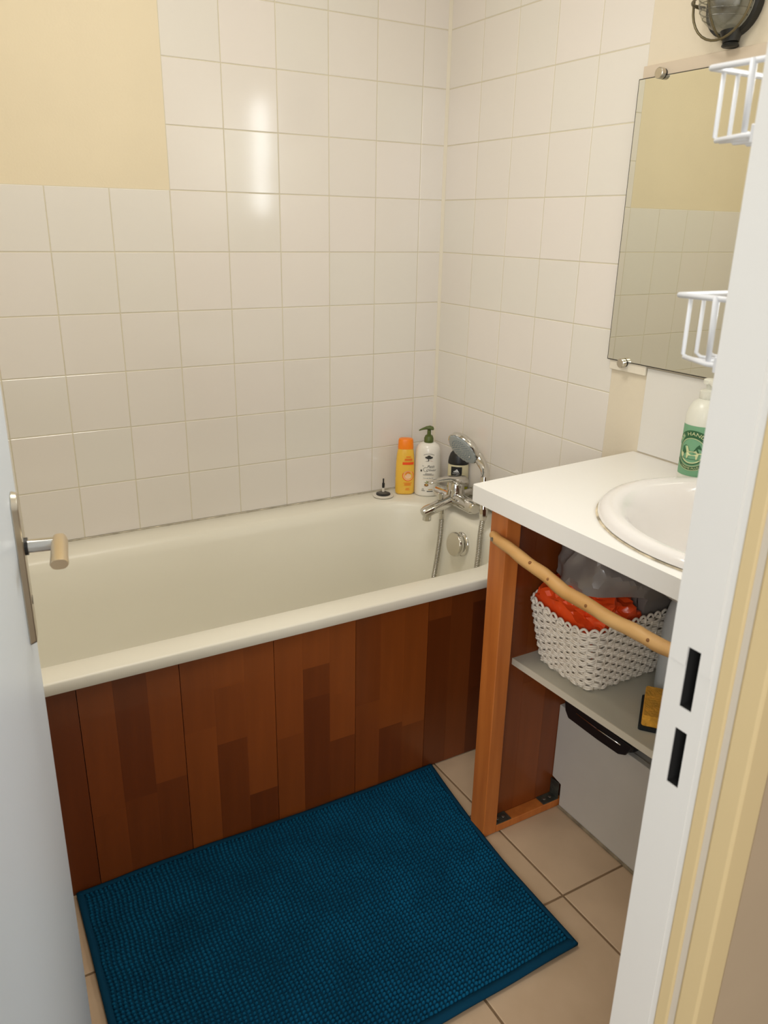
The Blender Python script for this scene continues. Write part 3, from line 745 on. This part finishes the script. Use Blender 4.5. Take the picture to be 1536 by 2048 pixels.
# drain plug on the tub rim
pg = thing('drain_plug', (-.229, -.062, .5505), 'round white and black drain plug lying on the tub rim', 'plug')
pc = (-.229, -.058, .5505)
mb = MB(); mb.lathe([(.030, 0), (.034, .002), (.034, .005), (.031, .0065), (.022, .0065)], pc); obj('plug_disc', mb, M_PLUG1, pg, smooth=.6)
mb = MB(); mb.lathe([(.0235, .0062), (.0235, .0095), (.019, .011)], pc); obj('rubber_ring', mb, M_BLACK, pg, smooth=.6)
mb = MB(); mb.lathe([(.0165, .0095), (.0165, .0125), (.012, .015), (.003, .016)], pc); obj('boss', mb, M_PLUG2, pg, smooth=.6)
mb = MB(); mb.lathe([(.0042, .014), (.0042, .029)], pc, seg=12); obj('pin', mb, M_PLUG1, pg)
mb = MB(); mb.lathe([(.0040, .029), (.0044, .034), (.0044, .044), (.0024, .046), (.0024, .056), (.003, .058), (.002, .060)], pc, seg=12); obj('pin_tip', mb, M_BLACK, pg)

# ------------------------------------------------------------------ lettering helpers
def text2d(s, size=1.0, shear=0, spacing=1.0):
    cu = bpy.data.curves.new('txt', 'FONT'); cu.body = s; cu.size = size; cu.shear = shear; cu.align_x = 'CENTER'; cu.space_character = spacing; cu.resolution_u = 3
    o = bpy.data.objects.new('txt', cu); COL.objects.link(o); dg = bpy.context.evaluated_depsgraph_get(); dg.update()
    me = bpy.data.meshes.new_from_object(o.evaluated_get(dg))
    vs = [(v.co.x, v.co.y) for v in me.vertices]; fs = [tuple(p.vertices) for p in me.polygons]
    bpy.data.objects.remove(o); bpy.data.curves.remove(cu); bpy.data.meshes.remove(me)
    return vs, fs
def put_text(mb, s, u, v, h, surf, mi=0, shear=0, width=None, arc=None):
    vs, fs = text2d(s, h*1.4, shear)
    if not vs: return
    if width:
        w = max(x for x, y in vs)-min(x for x, y in vs); k = width/max(w, 1e-6); vs = [(x*k, y) for x, y in vs]
    if arc:   # bend along a circle of radius arc centred at (u, v)
        vs2 = [((arc+y)*math.sin(x/arc), (arc+y)*math.cos(x/arc)) for x, y in vs]
    else: vs2 = vs
    mb.add([surf(u+x, v+y) for x, y in vs2], fs, mi)
def put_poly(mb, pts, surf, mi=0):
    tri = tessellate_polygon([[Vector((x, y, 0)) for x, y in pts]])
    mb.add([surf(x, y) for x, y in pts], [tuple(t) for t in tri], mi)
def put_quad(mb, u0, u1, v0, v1, surf, mi=0, n=12):
    vs = []; fs = []
    for i in range(n+1):
        u = u0+(u1-u0)*i/n; vs += [surf(u, v0), surf(u, v1)]
    for i in range(n): fs.append((2*i, 2*i+2, 2*i+3, 2*i+1))
    mb.add(vs, fs, mi)
def ell(cx, cy, rx, ry, n=28, a0=0, a1=360):
    return [(cx+rx*math.cos(math.radians(a0+(a1-a0)*k/n)), cy+ry*math.sin(math.radians(a0+(a1-a0)*k/n))) for k in range(n if a1-a0 >= 360 else n+1)]
def put_ring(mb, cx, cy, r0, r1, surf, mi=0, a0=0, a1=360, n=40):
    vs = []; fs = []
    for k in range(n+1):
        g = math.radians(a0+(a1-a0)*k/n)
        vs += [surf(cx+r0*math.cos(g), cy+r0*math.sin(g)), surf(cx+r1*math.cos(g), cy+r1*math.sin(g))]
    for k in range(n): fs.append((2*k, 2*k+1, 2*k+3, 2*k+2))
    mb.add(vs, fs, mi)
def surf_ellipse(a, b, base, rz, eps=.0004):
    mt_ = Matrix.Translation(base) @ Matrix.Rotation(rz, 4, 'Z')
    def f(u, v, e=eps):
        t = u/((a+b)/2 if abs(a-b) > .001 else a)
        return tuple(mt_ @ Vector(((a+e)*math.sin(t), -(b+e)*math.cos(t), v)))
    return f
def lift(sf, e): return lambda u, v: sf(u, v, e)

# ------------------------------------------------------------------ bottles on the tub corner
# yellow shampoo
by = Vector((-.150, -.062, .5505)); rz = math.radians(-28); mxf = Matrix.Translation(by) @ Matrix.Rotation(rz, 4, 'Z')
yb_ = thing('shampoo_bottle', by, 'flat yellow bottle with orange flip cap on the tub corner', 'bottle')
mb = MB(); L = []
for z, hx, hy in ((0, .026, .015), (.003, .030, .018), (.008, .0315, .0195), (.05, .0315, .0195), (.10, .0305, .019), (.13, .0285, .0182), (.150, .0255, .0172), (.1535, .024, .0165)):
    L.append([(hx*math.copysign(abs(math.cos(g))**.75, math.cos(g)), hy*math.copysign(abs(math.sin(g))**.75, math.sin(g)), z) for g in [2*PI*k/40 for k in range(40)]])
mb.rings(L).xf(mxf); obj('bottle_body', mb, M_YBOT, yb_, smooth=.8)
mb = MB(); L = []
for z, k_ in ((.1537, .0248), (.158, .0252), (.181, .0238), (.1855, .022), (.187, .018)):
    L.append([(k_*math.copysign(abs(math.cos(g))**.75, math.cos(g)), k_*.70*math.copysign(abs(math.sin(g))**.75, math.sin(g)), z) for g in [2*PI*k/40 for k in range(40)]])
mb.rings(L).xf(mxf); obj('flip_cap', mb, M_OCAP, yb_, smooth=.7)
def ysurf(u, v, e=.0006):
    x = max(-.0295, min(.0295, u)); y = -.0197*(max(0, 1-(abs(x)/.0318)**2.6))**(1/2.6)-e
    return tuple(mxf @ Vector((x, y, v)))
mb = MB(); put_quad(mb, -.010, .026, .103, .1115, ysurf, 0)
for v, w in ((.128, .010), (.1205, .017), (.1165, .017)): put_quad(mb, .009-w*.75, .009+w*.75, v, v+.0028, ysurf, 1, 8)
for v, w in ((.040, .018), (.036, .014), (.032, .015), (.021, .008), (.0165, .010)): put_quad(mb, .008-w*.75, .008+w*.75, v, v+.0018, ysurf, 1, 8)
put_poly(mb, ell(.009, .066, .0175, .0165), ysurf, 2); put_ring(mb, .009, .066, .0165, .0190, ysurf, 1, 150, 400); put_ring(mb, .009, .070, .006, .0085, lift(ysurf, .0009), 1, 20, 200)
put_poly(mb, ell(.009, .064, .0105, .009), lift(ysurf, .0009), 3)
obj('printed_front', mb, [M_RPRINT, M_OPRINT, M_PINKPRINT, mat('pale_peach', (.95, .60, .36), .5)], yb_, fix=False)

# white lotion pump
wb = Vector((-.0865, -.100, .5505)); rz = math.radians(-33); mxf = Matrix.Translation(wb) @ Matrix.Rotation(rz, 4, 'Z')
wt = thing('lotion_bottle', wb, 'white pump bottle with olive green pump between yellow and black-capped bottles', 'bottle')
WA, WB2 = .0425, .0345
mb = MB(); mb.lathe([(.90, 0), (.97, .002), (1.0, .007), (1, .04), (.985, .10), (.965, .138), (.94, .150), (.87, .161), (.74, .169), (.52, .1745), (.42, .176)], (0, 0, 0), WA, WB2, 48).xf(mxf); obj('bottle_body', mb, M_WBOT, wt, smooth=.9)
mb = MB(); mb.lathe([(.0145, .1755), (.0150, .177), (.0150, .190), (.0140, .1915), (.0125, .197), (.0085, .200), (.0062, .2005), (.0058, .216)], (0, 0, 0), seg=28).xf(mxf); obj('pump_collar', mb, M_OLIVE, wt, smooth=.6)
mb = MB(); L = []
for x, z, w, h in ((.0155, .2195, .004, .002), (.013, .2215, .009, .0055), (.003, .2235, .0105, .0070), (-.010, .2225, .0085, .0052), (-.022, .2185, .006, .0032), (-.031, .2145, .0045, .0022), (-.033, .2135, .002, .001)):
    L.append([(x, w*math.cos(2*PI*k/18), z+h*math.sin(2*PI*k/18)) for k in range(18)])
mb.rings(L).xf(Matrix.Translation(wb) @ Matrix.Rotation(math.radians(-33), 4, 'Z')); obj('pump_head', mb, M_OLIVE, wt, smooth=.8)
sf = surf_ellipse(WA, WB2, wb, rz, .0007)
wlab = MB()
U = .0025
put_text(wlab, 'Le', U-.0165, .103, .0042, sf, 0, .25); put_text(wlab, 'Petit', U+.006, .0985, .0092, sf, 0, .3, width=.022); put_text(wlab, 'Olivier', U+.0075, .0875, .0072, sf, 0, .3, width=.030)
put_ring(wlab, U-.008, .0925, .0068, .0078, sf, 0, 60, 320)
put_quad(wlab, U-.002, U+.0005, .121, .130, sf, 0, 2)
for dx, dy, r in ((-.007, .133, .0042), (0, .1365, .0052), (.007, .133, .0045), (-.003, .131, .004), (.0035, .131, .004)): put_poly(wlab, ell(U+dx, dy, r, r*.75, 12), lift(sf, .0007), 0)
put_poly(wlab, [(U-.0125, .1195), (U-.004, .122), (U-.001, .1225), (U-.001, .121)], sf, 0); put_poly(wlab, [(U+.001, .1225), (U+.006, .1225), (U+.0145, .1195), (U+.006, .1215)], sf, 1)
put_ring(wlab, U, .118, .0270, .0280, sf, 0, 55, 125)
put_poly(wlab, ell(U-.022, .088, .0026, .0038, 14), sf, 0)
for v, w, t in ((.0775, .010, .0016), (.0735, .016, .0016)): put_quad(wlab, U-w, U+w, v, v+t, sf, 2, 8)
for v in (.0695, .0585): put_quad(wlab, U-.018, U+.018, v, v+.0004, sf, 3, 8)
put_text(wlab, 'Lait de Karité', U, .0622, .0036, sf, 0, width=.029)
for a, l in ((165, .014), (128, .012), (100, .009), (58, .012), (35, .019), (22, .013)):
    ca, sa = math.cos(math.radians(a)), math.sin(math.radians(a)); cx, cy = U+.001, .0465
    put_poly(wlab, [(cx, cy), (cx+ca*l*.5-sa*.0015, cy+sa*l*.5+ca*.0015), (cx+ca*l, cy+sa*l), (cx+ca*l*.5+sa*.0015, cy+sa*l*.5-ca*.0015)], sf, 4)
put_poly(wlab, ell(U-.005, .0405, .0062, .0048), lift(sf, .0010), 5); put_poly(wlab, [(U-.014, .0335), (U-.008, .0365), (U-.001, .0375), (U-.006, .0385)], lift(sf, .0009), 5)
put_poly(wlab, ell(U-.0045, .0415, .003, .0026), lift(sf, .0013), 3)
put_text(wlab, '0%', U-.0145, .0235, .0042, sf, 0); put_quad(wlab, U-.019, U-.009, .0195, .0212, sf, 2, 4)
put_quad(wlab, U+.001, U+.014, .0235, .0260, sf, 3, 6); put_quad(wlab, U-.003, U+.015, .0175, .0202, sf, 0, 6)
obj('printed_front', wlab, [M_INK, M_REDINK, mat('grey_ink', (.12, .11, .09), .6), M_OCHREINK, M_GREENINK, M_BROWNINK], wt, fix=False)

# black-capped shower gel behind the mixer
gb = Vector((-.0345, -.198, .5505)); rz = math.radians(-38); mxf = Matrix.Translation(gb) @ Matrix.Rotation(rz, 4, 'Z')
gt = thing('shower_gel_bottle', gb, 'clear and lime shower gel bottle with black cap behind the chrome mixer', 'bottle')
GA, GB = .0335, .0225
mb = MB(); mb.lathe([(.92, .0), (1, .004), (1, .05)], (0, 0, 0), GA, GB, 40).xf(mxf); obj('gel_fill', mb, M_LIME, gt, smooth=.7)
mb = MB(); mb.lathe([(1, .0502), (1, .08), (.985, .118), (.95, .122)], (0, 0, 0), GA, GB, 40).xf(mxf); obj('bottle_body', mb, M_CLEAR, gt, smooth=.7)
mb = MB(); mb.lathe([(.93, .1222), (.985, .124), (.99, .130), (.93, .143), (.80, .156), (.62, .164), (.35, .168)], (0, 0, 0), GA, GB, 40).xf(mxf); obj('cap', mb, M_BLACK, gt, smooth=.8)
sf = surf_ellipse(GA, GB, gb, rz, .0007)
mb = MB(); UG = -.004; put_quad(mb, UG-.0150, UG+.0150, .0740, .1170, sf, 0, 10)
s2 = lift(sf, .0011)
for k, (x, h) in enumerate(((-.0062, .0035), (-.0012, .0065), (.0038, .0100))):     # three slanted bars
    bx0 = UG+x; put_poly(mb, [(bx0, .0995), (bx0+.0040, .0995), (bx0+.0040-h*.55, .0995+h), (bx0+.0004-h*.55, .0995+h*.85)], s2, 1)
put_text(mb, 'adidas', UG, .0945, .0040, s2, 1, width=.0185)
put_quad(mb, UG-.0085, UG+.0005, .0885, .0893, s2, 2, 4); put_quad(mb, UG+.003, UG+.0085, .0885, .0893, s2, 2, 4)
obj('printed_label', mb, [M_LABELB, M_LABELW, mat('grey_label_ink', (.3, .3, .3), .5)], gt, fix=False)

# ------------------------------------------------------------------ hand soap bottle on the counter
sb_ = Vector((-.053, -1.098, .8803)); SR = .0372; rz = math.atan2(sb_.x-CAM.x, -(sb_.y-CAM.y))
rz = -math.atan2(sb_.x-CAM.x, sb_.y-CAM.y)
so = thing('soap_dispenser', sb_, 'white hand soap pump bottle with green farm label beside the washbasin', 'soap bottle')
mxf = Matrix.Translation(sb_) @ Matrix.Rotation(rz, 4, 'Z')
mb = MB(); mb.lathe([(.033, 0), (.0365, .002), (SR, .006), (SR, .128), (.0365, .142), (.033, .156), (.026, .168), (.017, .174), (.0145, .176)], seg=44).xf(mxf); obj('bottle_body', mb, M_SOAP, so, smooth=.9)
mb = MB(); mb.lathe([(.0155, .1755), (.0165, .177), (.0165, .192), (.013, .194), (.006, .195), (.0055, .206), (.012, .2065), (.0125, .215), (.010, .217)], seg=24).xf(mxf)
mb2 = MB(); mb2.tube([(0, 0, .211), (.03, 0, .211), (.042, 0, .206)], .005, 10, [.0065, .0055, .0045]); mb2.xf(mxf @ Matrix.Rotation(math.radians(-75), 4, 'Z')); mb.add(mb2.v, mb2.f); obj('pump', mb, M_SOAP, so, smooth=.6)
sf = surf_ellipse(SR, SR, sb_, rz, .0005)
lab = MB(); UC, VC, RC = -.0150, .069, .0290
put_quad(lab, -.052, .046, .014, .122, sf, 0, 40)
s1, s2, s3, s4 = lift(sf, .0008), lift(sf, .0011), lift(sf, .0014), lift(sf, .0017)
put_ring(lab, UC, VC, RC, RC+.0145, s1, 1, 10, 170)
put_poly(lab, ell(UC, VC, RC, RC, 40), s1, 3)
put_ring(lab, UC, VC, RC-.0012, RC+.0012, s3, 1); put_ring(lab, UC, VC, RC-.0028, RC-.0016, s3, 2)
put_poly(lab, ell(UC, VC, RC-.003, RC-.003, 24, 188, 352), s2, 2)                       # meadow
put_poly(lab, [(UC+0.00354, VC-0.00236), (UC+0.00944, VC+0.00944), (UC+0.01475, VC+0.01534), (UC+0.01888, VC+0.00826), (UC+0.02478, VC-0.00118)], s2, 1)   # trees
put_poly(lab, [(UC-0.02124, VC-0.01180), (UC-0.02006, VC+0.00708), (UC-0.01416, VC+0.01062), (UC+0.01180, VC+0.00590), (UC+0.01593, VC-0.00354), (UC+0.00590, VC-0.00531), (UC-0.01180, VC-0.00590)], s3, 1)   # dark animal and shed
put_poly(lab, [(UC-0.01298, VC+0.00885), (UC-0.00885, VC+0.00885), (UC-0.00472, VC-0.00118), (UC+0.00472, VC-0.00059), (UC+0.00944, VC+0.00118), (UC+0.01534, VC-0.00590), (UC+0.01298, VC-0.01711), (UC+0.01062, VC-0.01711), (UC+0.00944, VC-0.00944), (UC-0.00472, VC-0.01062), (UC-0.00708, VC-0.01711), (UC-0.00944, VC-0.01711), (UC-0.01003, VC-0.00472)], s4, 2)   # pale animal
put_quad(lab, UC+0.01298, UC+0.02419, VC-0.00531, VC-0.00295, s4, 2, 4); put_quad(lab, UC-0.02006, UC+0.02124, VC-0.01829, VC-0.01746, s4, 1, 10)
put_poly(lab, ell(UC-0.01947, VC-0.01062, .0035, .0048, 14), s4, 2)
put_text(lab, "R’S  HAND  S", UC, VC, .0075, lambda u, v: s3(u, v), 2, arc=RC+.0040, width=.072)
put_ring(lab, UC, VC+.002, RC+.0060, RC+.0155, s1, 1, 215, 325, 30)
put_ring(lab, UC, VC+.002, RC+.0145, RC+.0155, s3, 2, 218, 322, 30); put_ring(lab, UC, VC+.002, RC+.0060, RC+.0070, s3, 2, 218, 322, 30)
tb = MB(); vs_, fs_ = text2d('CREME PLUS', .0058)
w_ = max(x for x, y in vs_)-min(x for x, y in vs_); R_ = RC+.0128
lab.add([s3(UC+(R_-y)*math.sin(x*.040/w_/R_), VC+.002-(R_-y)*math.cos(x*.040/w_/R_)) for x, y in vs_], fs_, 2)
obj('printed_label', lab, [M_G1, M_G2, M_G3, M_G4], so, fix=False)

# ------------------------------------------------------------------ mirror, batten pieces, lamp, wire rack
mi = thing('mirror', (-.005, -.764, 1.086), 'frameless rectangular mirror clipped to the wall above the countertop', 'mirror')
MY0, MY1, MZ0, MZ1 = -1.255, -.764, 1.0875, 1.694
mb = MB(); mb.box(-.0125, -.0085, MY0, MY1, MZ0, MZ1); obj('mirror_edge', mb, M_MIRROREDGE, mi)
mb = MB(); mb.box(-.0130, -.01251, MY0+.0018, MY1-.0022, MZ0+.0022, MZ1-.0018); obj('glass', mb, M_MIRROR, mi)
for y, z in ((-.829, 1.697), (-.819, 1.0855), (-1.19, 1.697), (-1.19, 1.0865)):
    mb = MB(); mb.tube([(-.0085, y, z), (-.0145, y, z)], .0100, 20); cl = obj('clip_base', mb, M_BLACK, mi)
    mb = MB(); mb.tube([(-.0145, y, z), (-.025, y, z), (-.026, y, z)], .0110, 24, [.0110, .0110, .0098]); obj('clip_cap', mb, M_NICKEL, cl, smooth=.5)
mi.rotation_euler = (0, 0, math.radians(.35))
mb = MB(); mb.box(-.0084, -.0003, MY0-.02, -.770, 1.690, 1.7185); struct(obj('trim_3', mb, mat('batten_beige', (.66, .56, .44), .6), bevel=.001))
mb = MB(); mb.box(-.0084, -.0022, -.883, -.770, 1.0645, 1.091); struct(obj('trim_4', mb, M_PALE, bevel=.001))

lp = thing('bulkhead_lamp', (-.0, -.985, 1.73), 'black caged bulkhead lamp with ribbed glass above the mirror', 'lamp')
LYc = -.985
def pill(r, z0, z1, n=16):
    """half-round bottom and top outline in the y-z plane"""
    P = [(LYc+r*math.cos(PI+PI*k/n), z0+r*math.sin(PI+PI*k/n)) for k in range(n+1)]
    P += [(LYc+r*math.cos(PI*k/n), z1+r*math.sin(PI*k/n)) for k in range(n+1)]
    return P
def pill_loop(r, x, dz=0): return [(x, y, z) for y, z in pill(r, 1.797, 1.90)]
mb = MB(); mb.rings([pill_loop(.060, -.0008), pill_loop(.061, -.006), pill_loop(.060, -.017), pill_loop(.0555, -.019)]); obj('lamp_base', mb, M_DARKPAINT, lp, smooth=.5)
mb = MB(); mb.rings([pill_loop(.053, -.0192), pill_loop(.052, -.0202)]); obj('added_back_plate', mb, mat('grey_back_plate', (.26, .25, .21), .5), lp)  # plate added behind the glass to make the dome look lighter
mb = MB(); L = []
for k in range(9):
    g = PI/2*k/8; L.append(pill_loop(max(.003, .052*math.cos(g)), -.0205-.066*math.sin(g)))
mb.rings(L, (False, True)); gl = obj('glass_dome', mb, M_GLASS, lp, smooth=True)
for q in range(12):
    z = 1.768+q*.011
    P = []; rr = .051 if z > 1.797 else math.sqrt(max(1e-6, .051**2-(1.797-z)**2))
    for k in range(25):
        g = PI*k/24; P.append((-.0212-.0655*math.sin(g)*(rr/.051), LYc+rr*math.cos(g), z))
    mb = MB(); mb.tube(P, .0012, 6); obj('glass_rib', mb, M_RIB, gl, smooth=True)
mb = MB(); mb.tube([(-.0205, LYc, 1.945), (-.030, LYc, 1.92), (-.042, LYc, 1.88)], .014, 14, [.013, .013, .012]); mb.tube([(-.042, LYc, 1.88), (-.042, LYc, 1.868), (-.042, LYc, 1.83), (-.042, LYc, 1.80), (-.042, LYc, 1.786)], .02, 16, [.012, .016, .027, .026, .012]); obj('bulb', mb, mat('grey_bulb', (.25, .24, .21), .25), lp, smooth=True)
mb = MB(); n = 20
hoop = [(-.046, y, z) for y, z in pill(.0665, 1.797, 1.90)]
mb.tube(hoop, .0024, 8, closed=True)
for z in (1.797, 1.90):
    mb.tube([(-.024-.070*math.sin(PI*k/20), LYc+.0665*math.cos(PI*k/20), z) for k in range(21)], .0022, 8)
for q in range(2):
    pass
mb.tube([(-.022-.070*math.sin(PI*k/20), LYc, 1.8485+.1165*math.cos(PI*k/20)) for k in range(21)], .0022, 8)
for y_ in (LYc-.0665, LYc+.0665): mb.tube([(-.046, y_, 1.80), (-.016, y_*.97+LYc*.03, 1.80)], .0022, 8)
obj('wire_cage', mb, M_CAGE, lp, smooth=True)
mb = MB(); mb.tube([(-.0175, LYc-.008, 1.748), (-.0175, LYc-.010, 1.728)], .016, 18, [.021, .015]); mb.tube([(-.0175, LYc-.010, 1.728), (-.0175, LYc-.010, 1.724), (-.0175, LYc-.010, 1.7215), (-.0175, LYc-.010, 1.7195)], .015, 18, [.0125, .016, .0165, .0135]); obj('cable_gland', mb, M_DARKPAINT, lp, smooth=.6)

rk = thing('wire_rack', (-.60, -1.7195, 1.26), 'two-tier white coated wire rack on the wall behind the door frame', 'rack')
RX0, RX1, RYF, RYW = -.777, -.50, -1.600, -1.7185
for zt, zb, n in ((1.529, 1.471, 0), (1.323, 1.262, 1)):
    tier = MB()
    tier.tube([(RX0, RYW, zt), (RX0, RYF, zt), (RX1, RYF, zt), (RX1, RYW, zt)], .0029, 10)
    t_ = obj('tier_rim', tier, M_WIRE, rk, smooth=True)
    k = 0; x = RX0+.018
    while x < RX1:
        mb = MB(); mb.tube([(x, RYF, zt+.002), (x, RYF, zb), (x+.001, RYF-.006, zb-.004), (x, RYW, zb-.004)], .0022, 8); obj('upright_wire', mb, M_WIRE, t_, smooth=True); x += .0205
    for yy in (-1.645, -1.69):
        mb = MB(); mb.tube([(RX0, yy, zt+.002), (RX0+.002, yy, zb-.002), (RX1, yy, zb-.002)], .0034, 8); obj('side_wire', mb, M_WIRE, t_, smooth=True)
    mb = MB(); mb.tube([(RX0+.018, RYF-.002, zb-.003), (RX0, RYF-.045, zb-.003), (RX0, RYW, zb-.003)], .0026, 8); obj('base_wire', mb, M_WIRE, t_, smooth=True)
    mb = MB(); mb.box(RX0-.003, RX0+.003, -1.680, -1.655, zb-.010, zb+.006); lug = obj('lug', mb, M_WIRE, t_, bevel=.001)
    mb = MB(); mb.tube([(RX0-.0034, -1.667, zb-.002), (RX0-.003, -1.667, zb-.002)], .0032, 12); obj('screw_hole', mb, M_SCREW, lug)
mb = MB()
for x in (RX0+.01, RX1-.01): mb.box(x-.006, x+.006, RYW-.0008, RYW+.0012, 1.255, 1.535)
obj('wall_strap', mb, M_WIRE, rk)
